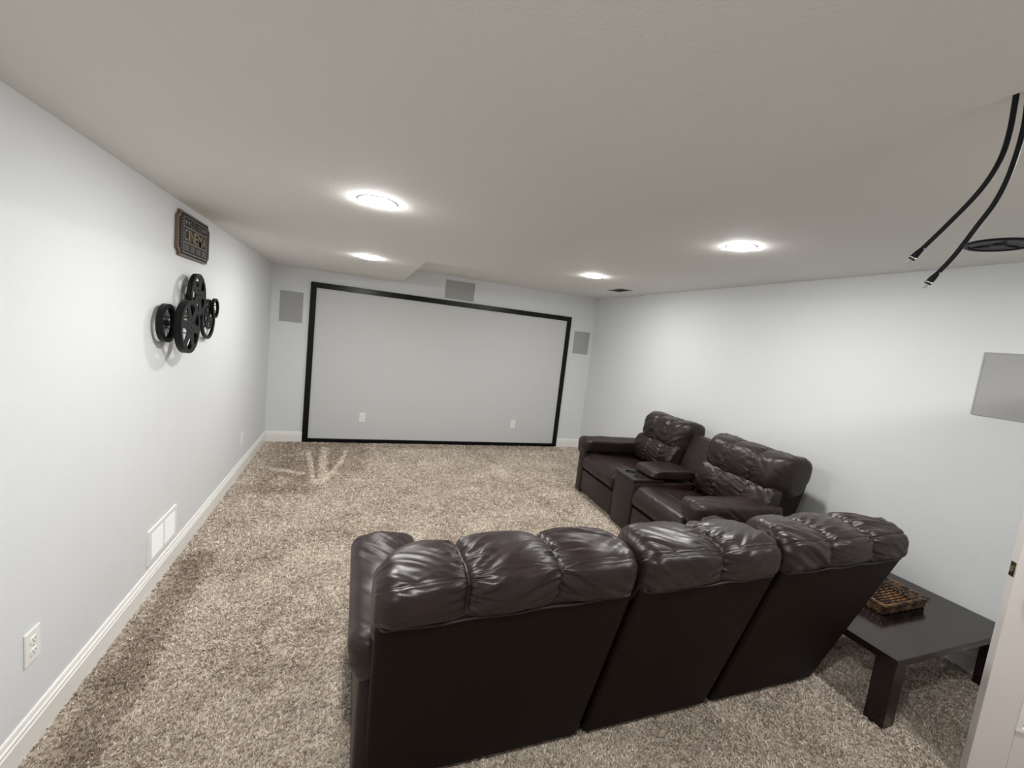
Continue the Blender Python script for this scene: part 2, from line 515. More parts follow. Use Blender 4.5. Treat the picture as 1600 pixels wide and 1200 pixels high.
# ================================================================== outlets
def make_outlet(label, loc, rot, sc=1.0):
    t = thing('wall_outlet', label, 'outlet', loc, rot, 'white duplex wall outlets')
    box('cover_plate', (-0.037, -0.060, 0), (0.037, 0.060, 0.006), M_PLAST, t, 0.0025, 2)
    for s in (-1, 1):
        bm = bmesh.new()
        pts = [(0.0165 * math.cos(a) , s * 0.0215 + max(-0.0115, min(0.0115, 0.0165 * math.sin(a)))) for a in [2 * PI * k / 24 for k in range(24)]]
        add_prism(bm, pts, 0.005, 0.0085)
        rc = from_bm('receptacle', bm, M_PLAST, t)
        bm = bmesh.new()
        add_box(bm, (-0.0075, s * 0.0215 - 0.001, 0.0083), (-0.0055, s * 0.0215 + 0.007, 0.0089))
        add_box(bm, (0.0055, s * 0.0215 - 0.001, 0.0083), (0.0075, s * 0.0215 + 0.007, 0.0089))
        add_lathe(bm, [(0, 0.0083), (0.0024, 0.0083), (0.0024, 0.0089), (0, 0.0089)], 10, (0, s * 0.0215 - 0.0065))
        from_bm('slots', bm, M_SLOT, rc)
    bm = bmesh.new(); add_lathe(bm, [(0, 0.0055), (0.003, 0.0055), (0.0028, 0.0072), (0, 0.0075)], 12)
    from_bm('screw', bm, M_STEEL, t)
    return t
make_outlet('white duplex outlet near the front of the left wall, close above the baseboard', (XL, 1.800, 0.372), ON_LEFT)
make_outlet('white duplex outlet at the far end of the left wall beside the corner', (XL, 4.683, 0.335), ON_LEFT)
make_outlet('white duplex outlet low on the left part of the grey screen', (0.148, YB - 0.004, 0.346), ON_BACK)
make_outlet('white duplex outlet low on the right part of the grey screen', (2.266, YB - 0.004, 0.331), ON_BACK)

# ================================================================== wall register
reg = thing('air_register', 'white louvred air register low on the left wall above the baseboard', 'vent', (XL, 2.864, 0.259), ON_LEFT)
A_, B_ = 0.192, 0.096
ia, ib = A_ - 0.030, B_ - 0.024
bm = bmesh.new()
plate_with_holes(bm, [(-A_, -B_), (A_, -B_), (A_, B_), (-A_, B_)], [[(-ia, -ib), (-0.006, -ib), (-0.006, ib), (-ia, ib)], [(0.006, -ib), (ia, -ib), (ia, ib), (0.006, ib)]], 0.004, 0.009)
fr = from_bm('frame', bm, M_METALW, reg)
bm = bmesh.new()
plate_with_holes(bm, [(-A_, -B_), (A_, -B_), (A_, B_), (-A_, B_)], [[(-A_ + .004, -B_ + .004), (A_ - .004, -B_ + .004), (A_ - .004, B_ - .004), (-A_ + .004, B_ - .004)]], 0.0, 0.004)
from_bm('frame_lip', bm, M_METALW, reg)
box('duct_back', (-A_ + .005, -B_ + .005, 0), (A_ - .005, B_ - .005, 0.001), M_DUCT, reg)
NL = 15
lv = None
for sx in (-1, 1):
    for k in range(NL):
        yc = -ib + (k + .5) * 2 * ib / NL
        if lv is None:
            bm = bmesh.new()
            wl = ia - 0.011
            add_hex(bm, [(-wl / 2, -.0045, .0105), (wl / 2, -.0045, .0105), (wl / 2, -.0035, .0115), (-wl / 2, -.0035, .0115),
                         (-wl / 2, .0030, .0015), (wl / 2, .0030, .0015), (wl / 2, .0042, .0025), (-wl / 2, .0042, .0025)])
            lv = o = from_bm('louver', bm, M_METALW, reg)
        else:
            o = lv.copy(); COL.objects.link(o)
        o.location = (sx * (ia + 0.006) / 2, yc, 0)

# ceiling register, small and far
cv = thing('ceiling_register', 'small grey air vent in the ceiling near the far right corner', 'vent', (2.995, 4.62, H2), ON_CEIL)
bm = bmesh.new()
plate_with_holes(bm, [(-.085, -.15), (.085, -.15), (.085, .15), (-.085, .15)], [[(-.068, -.133), (.068, -.133), (.068, .133), (-.068, .133)]], 0, 0.007)
from_bm('frame', bm, M_GRILLE, cv)
box('duct_back', (-.07, -.135, 0), (.07, .135, 0.001), M_DUCT, cv)
for k in range(9):
    y = -.133 + (k + .5) * .266 / 9
    bm = bmesh.new(); add_hex(bm, [(-.069, y - .010, .001), (.069, y - .010, .001), (.069, y - .008, .001), (-.069, y - .008, .001),
                                   (-.069, y + .008, .0065), (.069, y + .008, .0065), (.069, y + .010, .0065), (-.069, y + .010, .0065)])
    from_bm('louver', bm, M_GRILLE, cv)

# ================================================================== recessed lamps
def make_lamp():
    t = empty('recessed_light', (0, 0, 0), ON_CEIL)
    bm = bmesh.new()
    add_lathe(bm, [(0.076, 0.0), (0.0905, 0.0), (0.0895, 0.002), (0.085, 0.0035), (0.080, 0.004), (0.076, 0.003), (0.076, 0.0)], 40)
    from_bm('trim_ring', bm, M_PLAST, t, True)
    bm = bmesh.new()
    add_lathe(bm, [(0.0785, 0.001), (0.0780, 0.0055), (0.073, 0.0095), (0.058, 0.012), (0.03, 0.0135), (0.0, 0.014)], 40)
    from_bm('lens', bm, M_LENS, t, True)
    return t
lamp0 = make_lamp()
for i, (x, y, z, lb) in enumerate((
        (0.050, 2.150, H1, 'bright round downlight in the soffit, nearer of the two on the left'),
        (0.058, 4.005, H1, 'bright round downlight in the soffit near the screen, farther of the left two'),
        (2.235, 2.150, H2, 'bright round downlight in the right ceiling, nearer one beside the hanging cables'),
        (2.268, 4.010, H2, 'bright round downlight in the right ceiling near the far corner vent'),
        (0.050, 0.295, H1, 'round downlight in the soffit behind the viewpoint, on the left'),
        (2.240, 0.295, H2, 'round downlight in the ceiling behind the viewpoint, on the right'))):
    t = lamp0 if i == 0 else dup(lamp0)
    t.location = (x, y, z)
    tag(t, lb, 'light', 'recessed ceiling lights')

# ================================================================== black ceiling speaker
cs = thing('ceiling_speaker', 'round black speaker set in the ceiling behind the hanging cables', 'speaker', (2.954, 1.261, H2), ON_CEIL)
bm = bmesh.new(); add_lathe(bm, [(0.108, 0), (0.132, 0), (0.131, 0.005), (0.124, 0.009), (0.114, 0.009), (0.108, 0.005), (0.108, 0)], 48)
from_bm('rim', bm, M_SPKB, cs, True)
bm = bmesh.new(); add_lathe(bm, [(0.109, 0.0008), (0.104, 0.004), (0.097, 0.006), (0.090, 0.004), (0.060, 0.0018), (0.030, 0.001), (0, 0.001)], 48)
from_bm('cone', bm, M_RUB, cs, True)
bm = bmesh.new(); add_lathe(bm, [(0.030, 0.001), (0.026, 0.006), (0.014, 0.009), (0, 0.010)], 24)
from_bm('tweeter', bm, M_SPKB, cs, True)
for k in range(3):
    a = 2 * PI * k / 3 + .4
    bm = bmesh.new(); add_tube(bm, [(0.03 * math.cos(a), 0.03 * math.sin(a), 0.005), (0.11 * math.cos(a), 0.11 * math.sin(a), 0.006)], 0.003, 6)
    from_bm('bridge_arm', bm, M_SPKB, cs)

# ================================================================== hanging cables
def cable(label, pts, rad):
    t = thing('hanging_cable', label, 'cable', pts[0])
    o0 = Vector(pts[0])
    P = [Vector(p) - o0 for p in catmull(pts, 10)]
    bm = bmesh.new(); add_tube(bm, P[:-3], rad, 12)
    from_bm('jacket', bm, M_RUB, t, True)
    a, e = P[-5], P[-1]
    dr = (e - a).normalized()
    bm = bmesh.new()
    add_tube(bm, [a, a + dr * .006, a + dr * .02, a + dr * .036, a + dr * .037], [rad, rad * 1.1, rad * 1.45, rad * 1.55, rad * 1.2], 12)
    from_bm('boot', bm, M_RUB, t, True)
    c0 = a + dr * .036
    bm = bmesh.new(); add_tube(bm, [c0, c0 + dr * .006, c0 + dr * .011, c0 + dr * .014], [rad * .95, rad * 1.0, rad * .85, rad * .4], 12)
    from_bm('connector_cap', bm, M_CAP, t, True)
    bm = bmesh.new(); add_tube(bm, [a + dr * .030, a + dr * .034], [rad * 1.62, rad * 1.62], 14)
    from_bm('ferrule', bm, M_STEEL, t, True)
cable('black cable hanging from the ceiling, shorter one on the left',
      [(1.462, .656, H2), (1.472, .657, 2.24), (1.472, .664, 2.17), (1.472, .690, 2.105), (1.466, .738, 2.031), (1.440, .790, 1.942)], 0.0058)
cable('black cable hanging from the ceiling, longer one on the right',
      [(1.474, .640, H2), (1.484, .638, 2.24), (1.508, .655, 2.150), (1.518, .675, 2.085), (1.518, .700, 2.030), (1.512, .732, 1.955), (1.498, .764, 1.892)], 0.0058)

# ================================================================== cinema sign
sg = thing('cinema_sign', 'dark ticket shaped metal sign reading CINEMA high on the left wall', 'sign', (XL, 3.19, 1.975), ON_LEFT)
SW, SH, ST = 0.262, 0.124, 0.018
def ticket(w_, h_, q, n=6):
    pts = []
    for cx, cy, a0 in ((w_, h_, 270), (-w_, h_, 0), (-w_, -h_, 90), (w_, -h_, 180)):
        for k in range(n + 1):
            a = R(a0 - 90 * k / n)
            pts.append((cx + q * math.cos(a), cy + q * math.sin(a)))
    return pts
bm = bmesh.new(); add_prism(bm, ticket(SW, SH, 0.032), 0, ST)
from_bm('edge_band', bm, M_BRONZE, sg)
bm = bmesh.new(); add_prism(bm, ticket(SW - .010, SH - .010, 0.032), ST, ST + 0.002)
from_bm('face_plate', bm, M_SIGNK, sg)
IX = 0.190
bars = bmesh.new()
z0, z1 = ST + .002, ST + .0045
def strip(bm_, x0, y0, x1, y1): add_box(bm_, (x0, y0, z0), (x1, y1, z1))
strip(bars, -IX - .004, -.100, -IX, .100); strip(bars, IX, -.100, IX + .004, .100)
strip(bars, -IX, .0965, IX, .100); strip(bars, -SW + .05, -.104, SW - .05, -.099)
strip(bars, -IX, .040, IX, .046); strip(bars, -IX, -.046, IX, -.040)
from_bm('divider_lines', bars, M_SIGNW, sg)
for s in (-1, 1):
    bm = bmesh.new()
    for k in range(11):
        yy = -.080 + k * .016
        strip(bm, min(s * .203, s * .236), yy - .004, max(s * .203, s * .236), yy + .004)
    from_bm('edge_ticks', bm, M_SIGNG, sg)
def text_part(body, cx, cy, wd, ht, m, name, parent, zb, th, bold=0.0):
    cu = bpy.data.curves.new('t', 'FONT'); cu.body = body; cu.extrude = th / 2; cu.resolution_u = 3; cu.offset = bold
    to = bpy.data.objects.new('t', cu); COL.objects.link(to)
    dg = bpy.context.evaluated_depsgraph_get(); dg.update()
    me = bpy.data.meshes.new_from_object(to.evaluated_get(dg))
    bpy.data.objects.remove(to)
    co = np.empty(len(me.vertices) * 3); me.vertices.foreach_get('co', co); co = co.reshape(-1, 3)
    lo, hi = co.min(0), co.max(0)
    sc = np.array([wd / (hi[0] - lo[0]), ht / (hi[1] - lo[1]), 1])
    co = (co - (lo + hi) / 2) * sc + np.array([cx, cy, zb + th / 2])
    me.vertices.foreach_set('co', co.ravel()); me.name = name
    me.materials.clear()
    return link(name, me, m, parent)
ltx = {'C': .05, 'I': .018, 'N': .058, 'E': .046, 'M': .07, 'A': .062}
gap = .0115; tot = sum(ltx[c] for c in 'CINEMA') + gap * 5
xx = -tot / 2
for ch in 'CINEMA':
    text_part(ch, xx + ltx[ch] / 2, 0, ltx[ch], .066, M_GOLD, 'letter', sg, z0, .003, .006)
    xx += ltx[ch] + gap
def star(cx, cy, rad):
    return [(cx + (rad if k % 2 == 0 else rad * .42) * math.sin(PI * k / 5), cy + (rad if k % 2 == 0 else rad * .42) * math.cos(PI * k / 5)) for k in range(10)]
for cx in (-.158, -.118, .118, .158):
    bm = bmesh.new(); add_prism(bm, star(cx, .071, .0155), z0, z1)
    from_bm('star', bm, M_SIGNW, sg)
for x0, x1 in ((-.090, -.048), (-.040, .004), (.034, .052), (.060, .084)):      # worn top-row lettering blocks, not legible
    bm = bmesh.new(); strip(bm, x0, .052, x0 + .010, .088); strip(bm, x1 - .010, .052, x1, .088); strip(bm, x0 + .010, .052, x1 - .010, .060)
    from_bm('letter_block', bm, M_SIGNG, sg)
for k in range(4):
    x = -.143 + k * .0953
    bm = bmesh.new(); strip(bm, x - .040, -.090, x + .040, -.053)
    from_bm('grey_tile', bm, M_SIGNG, sg)

# ================================================================== film reel wall art
ra = thing('film_reel_art', 'black metal film reel sculpture of overlapping reels on the left wall', 'wall art', (XL, 3.1, 1.5), ON_LEFT)
def ring_bm(bm, ro, ri, za, zb, n=56):
    add_lathe(bm, [(ri, za), (ro, za), (ro, zb), (ri, zb), (ri, za)], n)
def sector(r0, r1, a0, a1, n=7):
    return [(r1 * math.cos(a0 + (a1 - a0) * k / n), r1 * math.sin(a0 + (a1 - a0) * k / n)) for k in range(n + 1)] + \
           [(r0 * math.cos(a1 + (a0 - a1) * k / n), r0 * math.sin(a1 + (a0 - a1) * k / n)) for k in range(n + 1)]
def flange(rad, nop, r0, r1, frac, nsm, rsm, th, rot):
    bm = bmesh.new()
    holes = []
    for k in range(nop):
        a = rot + 2 * PI * k / nop; h = PI / nop * frac
        # rounded opening: ellipse-like blob between r0 and r1
        rc, rl = (r0 + r1) / 2, (r1 - r0) / 2
        pts = []
        for j in range(20):
            q = 2 * PI * j / 20
            cq, sq = math.copysign(abs(math.cos(q)) ** .75, math.cos(q)), math.copysign(abs(math.sin(q)) ** .75, math.sin(q))
            rr_ = rc + rl * cq; aa = a + h * sq * (0.72 + .28 * cq)
            pts.append((rr_ * math.cos(aa), rr_ * math.sin(aa)))
        holes.append(pts)
    for k in range(nsm):
        a = rot + .3 + 2 * PI * k / nsm
        holes.append(circle(rsm * math.cos(a), rsm * math.sin(a), rad * .045, 8))
    holes.append(circle(0, 0, rad * .05, 10))
    plate_with_holes(bm, circle(0, 0, rad, 56), holes, -th, 0)
    return bm
# (along wall, height, offset of the middle plane from the wall, radius, depth, style)
REELS = [
    ((2.7486, 1.4734), 0.036, 0.1008, 0.024, 'spokes'),
    ((2.8830, 1.4583), 0.086, 0.1479, 0.030, 'six'),
    ((3.1221, 1.6417), 0.056, 0.1264, 0.022, 'five'),
    ((3.4533, 1.4938), 0.024, 0.1340, 0.014, 'inner'),
    ((3.5252, 1.5713), 0.044, 0.0672, 0.015, 'ring'),
    ((3.20, 1.610), 0.022, 0.118, 0.018, 'backring'),
]
for (y, z), off, rad, dep, sty in REELS:
    bm = bmesh.new()
    wall_t = rad * (.16 if sty in ('spokes', 'ring') else .12)
    ring_bm(bm, rad, rad - wall_t * .5, -dep / 2, dep / 2)
    if sty != 'six': ring_bm(bm, rad, rad - wall_t * 1.3, dep / 2 - .003, dep / 2 + .001)
    ring_bm(bm, rad, rad - wall_t * 1.1, -dep / 2 - .001, -dep / 2 + .002)
    rl = from_bm('reel', bm, M_BLACK, ra)
    rl.location = (y - 3.1, z - 1.5, off)
    zf = dep / 2
    if sty == 'six':
        b = flange(rad - .001, 6, rad * .42, rad * .86, .78, 6, rad * .26, .004, R(20))
        fl = from_bm('flange', b, M_BLACK, rl); fl.location.z = zf + .003
    elif sty == 'five':
        b = flange(rad - .004, 5, rad * .40, rad * .82, .7, 6, rad * .24, .004, R(40))
        fl = from_bm('flange', b, M_BLACK, rl); fl.location.z = zf
    elif sty == 'inner':
        b = flange(rad * .62, 4, rad * .2, rad * .5, .66, 0, 0, .006, R(15))
        fl = from_bm('flange', b, M_BLACK, rl); fl.location = (-.012, rad * .12, zf + .004)
        for k in range(3):
            a = 2 * PI * k / 3 + PI / 2
            bm = bmesh.new(); add_tube(bm, [(rad * .45 * math.cos(a), rad * .45 * math.sin(a), zf - .002), (rad * .94 * math.cos(a), rad * .94 * math.sin(a), zf - .002)], .004, 6)
            from_bm('spoke', bm, M_BLACK, rl)
    if sty in ('spokes', 'backring'):
        ns = 12 if sty == 'spokes' else 5
        bm = bmesh.new()
        for k in range(ns):
            a = 2 * PI * k / ns + .2
            add_tube(bm, [(rad * .12 * math.cos(a), rad * .12 * math.sin(a), 0), (rad * .94 * math.cos(a), rad * .94 * math.sin(a), 0)], .0016 if ns > 6 else .003, 5)
        from_bm('spokes', bm, M_BLACK, rl)
        bm = bmesh.new(); add_lathe(bm, [(0, -dep / 2), (rad * .15, -dep / 2), (rad * .15, dep / 2), (rad * .07, dep / 2 + .002), (0, dep / 2 + .002)], 20)
        from_bm('hub', bm, M_BLACK, rl)
    # stand-off rods to the wall
    for a in (R(20), R(-20)):
        bm = bmesh.new(); p = ((rad - .006) * .9 * math.cos(a), (rad - .006) * .9 * math.sin(a))
        add_tube(bm, [(*p, -off), (*p, 0)], .003, 6)
        from_bm('standoff', bm, M_BLACK, rl)

# ================================================================== leather seating
def resample(P, n):
    Q = np.vstack([P, P[:1]]); L = np.r_[0, np.cumsum(np.linalg.norm(np.diff(Q, axis=0), axis=1))]
    s = np.linspace(0, L[-1], n, endpoint=False)
    return np.c_[np.interp(s, L, Q[:, 0]), np.interp(s, L, Q[:, 1])], s, L[-1]

def pillow(name, mapf, a0, a1, prof, seams=(), hseams=(), parent=None, seed=0, end_r=0.05, bulge=0.020, wr=0.005, puck=0.006, bw=0.11, res=0.006, fold=0.005, endpuck=True, shape=None, pins=()):
    """Stuffed leather cushion: closed cross-section prof swept from a0 to a1, pinched at seams (axial), creased at hseams (points of the section)."""
    P = catmull(prof, 10, True)
    if np.sum(P[:, 0] * np.roll(P[:, 1], -1) - np.roll(P[:, 0], -1) * P[:, 1]) < 0: P = P[::-1]
    per = np.linalg.norm(np.diff(np.vstack([P, P[:1]]), axis=0), axis=1).sum()
    nt_ = int(per / res)
    P, s, Ltot = resample(P, nt_)
    tn = np.roll(P, -1, 0) - np.roll(P, 1, 0); tn /= np.linalg.norm(tn, axis=1)[:, None]
    Nn = np.c_[tn[:, 1], -tn[:, 0]]
    C = P.mean(0); hr = np.linalg.norm(P - C, axis=1).mean()
    k = np.arange(9) / 9
    e = end_r * (1 - np.cos(k * PI / 2))
    inner = np.linspace(a0 + end_r, a1 - end_r, max(3, int((a1 - a0 - 2 * end_r) / res)))
    ax = np.r_[a0 + e, inner, (a1 - e)[::-1]]
    A = ax[:, None]; Sg = s[None, :]
    dend = np.minimum(ax - a0, a1 - ax)
    ins = np.where(dend < end_r, end_r * (1 - np.sqrt(np.clip(1 - (1 - dend / end_r) ** 2, 0, 1))), 0)
    D = np.zeros((len(ax), nt_))
    sj = [hs_index(P, h) for h in hseams]
    for q, x in enumerate(seams):
        d_ = np.abs(A - x); sd = np.sign(A - x)
        D += -bulge * (1 - np.sqrt(np.clip(1 - (1 - np.minimum(d_ / bw, 1)) ** 2, 0, 1))) 
        D += -0.006 * np.exp(-(d_ / 0.005) ** 2)
        wv = pnoise(Sg * 34 + d_ * 9 * (1 if q % 2 else -1), q * 3.3 + sd * 5.1, seed) + .6 * pnoise(Sg * 62 + d_ * 12, q * 2.1 + sd * 3.7, seed + 3)
        D += puck * np.exp(-d_ / 0.050) * (1 - np.exp(-d_ / 0.008)) * wv * 1.5
    if endpuck:
        de = dend[:, None]; side = np.sign(A - (a0 + a1) / 2)
        D += puck * .9 * np.exp(-de / 0.07) * (1 - np.exp(-de / 0.02)) * pnoise(Sg * 26 + de * 20, side * 4.7, seed + 5)
    for h, kx in zip(hseams, sj):
        ds = np.abs(Sg - s[kx]); ds = np.minimum(ds, Ltot - ds)
        D += -0.0045 * np.exp(-(ds / 0.005) ** 2) - bulge * .14 * np.exp(-ds / 0.03)
    # soft stuffing lumps and long drag folds
    D += wr * pnoise(A * 5.5, Sg * 7, seed + 1)
    # long drag folds, one slant per channel
    cell = np.zeros(len(ax), int)
    for x in seams: cell += (ax > x).astype(int)
    sl = np.where((cell + seed) % 2 == 0, 1.0, -1.0)[:, None]
    th = .62
    u_ = A * math.sin(th) * sl + Sg * math.cos(th); v_ = A * math.cos(th) - Sg * math.sin(th) * sl
    m1 = np.clip(pnoise(A * 5 + cell[:, None] * 3.7, Sg * 5, seed + 6) * 1.3 + .45, 0, 1)
    f1 = pnoise(u_ * 22 + cell[:, None] * 1.9, v_ * 3.0, seed + 2)
    f2 = pnoise(u_ * 42 + cell[:, None] * 4.1, v_ * 4.5, seed + 4)
    D += fold * m1 * (f1 * 1.3 + f2 * .55)
    for pq in pins:
        kx = hs_index(P, pq)
        ds = np.abs(Sg - s[kx]); ds = np.minimum(ds, Ltot - ds)
        D *= 1 - np.exp(-(ds / 0.035) ** 2)
    k_ = (1 - ins / hr)[:, None, None]
    pts = C + (P[None] - C) * k_ + Nn[None] * D[:, :, None]
    if shape is not None: pts = shape(np.broadcast_to(A, D.shape), pts)
    V = []
    X = np.broadcast_to(A, D.shape)
    V = mapf(X, pts[:, :, 0], pts[:, :, 1]).reshape(-1, 3)
    na = len(ax)
    I = np.arange(na * nt_).reshape(na, nt_)
    Fq = np.stack([I[:-1], I[1:], np.roll(I[1:], -1, 1), np.roll(I[:-1], -1, 1)], -1).reshape(-1, 4)
    cc = [mapf(np.array(ax[i] + sg_ * .006), pts[i, :, 0].mean(), pts[i, :, 1].mean()).reshape(3) for i, sg_ in ((0, -1), (na - 1, 1))]
    n0 = len(V)
    V = np.vstack([V, cc])
    caps = [(int(I[0, (j + 1) % nt_]), int(I[0, j]), n0) for j in range(nt_)] + [(int(I[-1, j]), int(I[-1, (j + 1) % nt_]), n0 + 1) for j in range(nt_)]
    me = bpy.data.meshes.new(name)
    me.from_pydata(V.tolist(), [], Fq.tolist() + caps)
    bm = bmesh.new(); bm.from_mesh(me); bmesh.ops.recalc_face_normals(bm, faces=bm.faces[:]); bm.to_mesh(me); bm.free()
    return link(name, me, M_LEATHER, parent, True)
def hs_index(P, h): return int(np.argmin(np.linalg.norm(P - np.array(h), axis=1)))
def along_x(a, p, q): return np.stack(np.broadcast_arrays(a, p, q), -1)
def along_y(a, p, q): return np.stack(np.broadcast_arrays(p, a, q), -1)

HEAD = [(.900, .755), (.938, .79), (.950, .86), (.943, .915), (.905, .944), (.81, .957), (.71, .944), (.652, .90), (.626, .82), (.630, .72), (.665, .670), (.76, .663), (.85, .69)]
LUMB = [(.66, .43), (.590, .47), (.575, .56), (.595, .65), (.645, .715), (.74, .72), (.74, .56), (.70, .44)]
SEAT = [(.000, .30), (-.015, .36), (.005, .425), (.07, .462), (.22, .458), (.42, .442), (.60, .425), (.63, .36), (.60, .29), (.35, .28), (.08, .28)]

def back_panel(parent, x0, x1, fl0=0.0, fl1=0.0, zt=.77, sl=0.0):
    bm = bmesh.new()
    yb, zb = .700, .02
    yt = yb + .28 * zt
    add_hex(bm, [(x0, yb, zb), (x1, yb, zb), (x1, yb - .17, zb), (x0, yb - .17, zb),
                 (x0 - fl0, yt, zt + sl), (x1 + fl1, yt, zt - sl), (x1 + fl1 - .01, yt - .19, zt + .03), (x0 - fl0 + .01, yt - .19, zt + .03)], 0.016, 4)
    return from_bm('back_panel', bm, M_VINYL, parent, True)
def welt(parent, x0, x1, zt, sl=0.0):
    bm = bmesh.new()
    y = .700 + .28 * zt + .003
    pts = [(x0 + .004, y - .08, zt + .06), (x0 + .006, y - .03, zt + .015), (x0 + .02, y - .004, zt)] + [(x0 + (x1 - x0) * (k + 1) / 14, y, zt - .002 + .0025 * math.sin(k * 1.7)) for k in range(13)] + [(x1 - .02, y - .004, zt), (x1 - .006, y - .03, zt + .015), (x1 - .004, y - .08, zt + .06)]
    pts = [(a, b, c + sl * (1 - 2 * (a - x0) / (x1 - x0))) for a, b, c in pts]
    add_tube(bm, catmull(pts, 4), .0045, 8)
    return from_bm('welt', bm, M_LEATHER, parent, True)
def back_unit(root, x0, x1, seams, seed, fl0=0, fl1=0, zt=.77, er=.06, sl=0.0, slump=0.0, top=0.0, bl=.040, fo=.010):
    back_panel(root, x0, x1, fl0, fl1, zt, sl)
    def shp(A, pts):
        pts = pts.copy()
        z = pts[:, :, 1]
        low = np.clip((.90 - z) / .12, 0, 1); up = np.clip((z - .78) / .15, 0, 1)
        q = np.clip((A - (x1 - .34)) / .34, 0, 1)
        qe = np.clip((.13 - np.minimum(A - x0 + .01, x1 - A + .01)) / .13, 0, 1) ** 2
        y = pts[:, :, 0]
        pts[:, :, 0] = y + qe * np.clip(.92 - y, 0, 1) * .38
        pts[:, :, 1] = z + low * sl * (1 - 2 * (A - x0) / (x1 - x0)) - up * slump * q ** 1.3 + up * top
        return pts
    dz = zt - .77
    prof = [(y + (dz * .28 if z < .86 else 0), z + (dz if z < .86 and y > .8 else dz * .3)) for y, z in HEAD]
    hd = pillow('head_cushion', along_x, x0 - fl0 - .006, x1 + fl1 + .006, prof, seams, [(.925, .935)], root, seed, er,
                bulge=bl, bw=.14, puck=fo * 1.1, fold=fo, wr=.006, res=.005, shape=shp, pins=[(.905 + dz * .28, .758 + dz)])
    welt(hd, x0 - fl0, x1 + fl1, zt, sl)
    pillow('lumbar_cushion', along_x, x0 + .012, x1 - .012, LUMB, seams, [], root, seed + 20, .04, bulge=.018, wr=.009, fold=.005, puck=.010)
def seat_unit(root, x0, x1, seed):
    pillow('seat_cushion', along_x, x0, x1, SEAT, [], [(.20, .458)], root, seed, .04, bulge=.012, wr=.004, fold=.002, puck=.003)
    box('footrest_panel', (x0 + .006, .004, .045), (x1 - .006, .05, .272), M_LEATHER, root, .014, 3, True)
def arm(root, xo, s, wd, seed, dz=0.0):
    """xo = outer face x, s = +1 when the inside lies towards +x"""
    pr = [(xo, .50), (xo + s * .004, .575), (xo + s * .06, .602), (xo + s * wd * .5, .612), (xo + s * (wd - .04), .594), (xo + s * wd, .57),
          (xo + s * (wd - .02), .49), (xo + s * (wd - .08), .455), (xo + s * .085, .44), (xo + s * .025, .425)]
    pr = [(x, z + (dz if z > .53 else 0)) for x, z in pr]
    pillow('armrest_pad', along_y, -.035, .74, pr, [], [], root, seed, .075, wr=.006, fold=.004, puck=.008)
    bm = bmesh.new(); add_box(bm, (min(xo + s * .035, xo + s * .15), -.002, .02), (max(xo + s * .035, xo + s * .15), .70, .47), .016, 3)
    from_bm('arm_panel', bm, M_LEATHER, root, True)

# --- three-seat sofa seen from behind
SOX = 1.275
sofa = thing('reclining_sofa', 'dark brown leather three seat reclining sofa seen from behind in the foreground', 'sofa', (SOX, 2.045, 0), (0, 0, PI))
def lx(*a): return [SOX - v for v in a]
back_unit(sofa, SOX - .955, SOX - .125, lx(.36, .665), 11, 0.0, .022, .767, .06, .010, .032, -.018)
back_unit(sofa, SOX - 1.628, SOX - .985, lx(1.335), 12, 0, 0, .783, .06, .004, 0, -.018)
back_unit(sofa, SOX - 2.338, SOX - 1.660, lx(1.925, 2.185), 13, .095, 0, .792, .06, .004, 0, -.014)
seat_unit(sofa, SOX - .950, SOX - .330, 31)
seat_unit(sofa, SOX - 1.610, SOX - .965, 32)
seat_unit(sofa, SOX - 2.200, SOX - 1.625, 33)
arm(sofa, SOX - .048, -1, .285, 41)
arm(sofa, SOX - 2.352, 1, .21, 42)
box('base', (SOX - 2.30, .04, .02), (SOX - .20, .66, .29), M_LEATHER, sofa, .01)
for x in (.30, 1.27, 2.25):
    for y in (.10, .55):
        box('foot', (SOX - x - .03, y - .03, 0), (SOX - x + .03, y + .03, .022), M_RUB, sofa)

# --- two-seat sofa with console along the right wall
love = thing('console_loveseat', 'dark brown leather two seat recliner with a cup holder console by the right wall', 'sofa', (2.335, 3.12, 0), (0, 0, R(-94)))
back_unit(love, -.845, -.165, (-.60, -.385), 14, .0, .0, .77, .045, 0, 0, .012, .022, .006)
back_unit(love, .165, .962, (.43, .70), 15, .0, .0, .77, .045, 0, 0, .012, .022, .006)
seat_unit(love, -.835, -.165, 34)
seat_unit(love, .160, .800, 35)
arm(love, -.985, 1, .225, 43, .022)
arm(love, .990, -1, .23, 44, .022)
box('base', (-.85, .04, .02), (.85, .66, .29), M_LEATHER, love, .01)
for x in (-.8, 0, .8):
    for y in (.10, .55):
        box('foot', (x - .03, y - .03, 0), (x + .03, y + .03, .022), M_RUB, love)
box('console_body', (-.158, -.004, .02), (.158, .63, .478), M_LEATHER, love, .018, 3, True)
bm = bmesh.new()
cup = [(-.075, .105), (.075, .105)]
plate_with_holes(bm, [(-.158, -.006), (.158, -.006), (.158, .30), (-.158, .30)], [circle(x, y, .045, 28) for x, y in cup], .476, .505)
from_bm('console_top', bm, M_LEATHER, love)
for x, y in cup:
    bm = bmesh.new()
    add_lathe(bm, [(.0445, .500), (.0445, .507), (.049, .5075), (.050, .505), (.0445, .500), (.042, .481), (0, .480)], 28, (x, y))
    from_bm('cup_holder', bm, M_SPKB, love, True)
pillow('console_lid', along_x, -.150, .150, [(.20, .515), (.185, .545), (.215, .578), (.30, .588), (.46, .588), (.60, .585), (.635, .555), (.62, .515), (.40, .508)], [], [], love, 51, .03, wr=.003, fold=.001, puck=.002)
bm = bmesh.new()
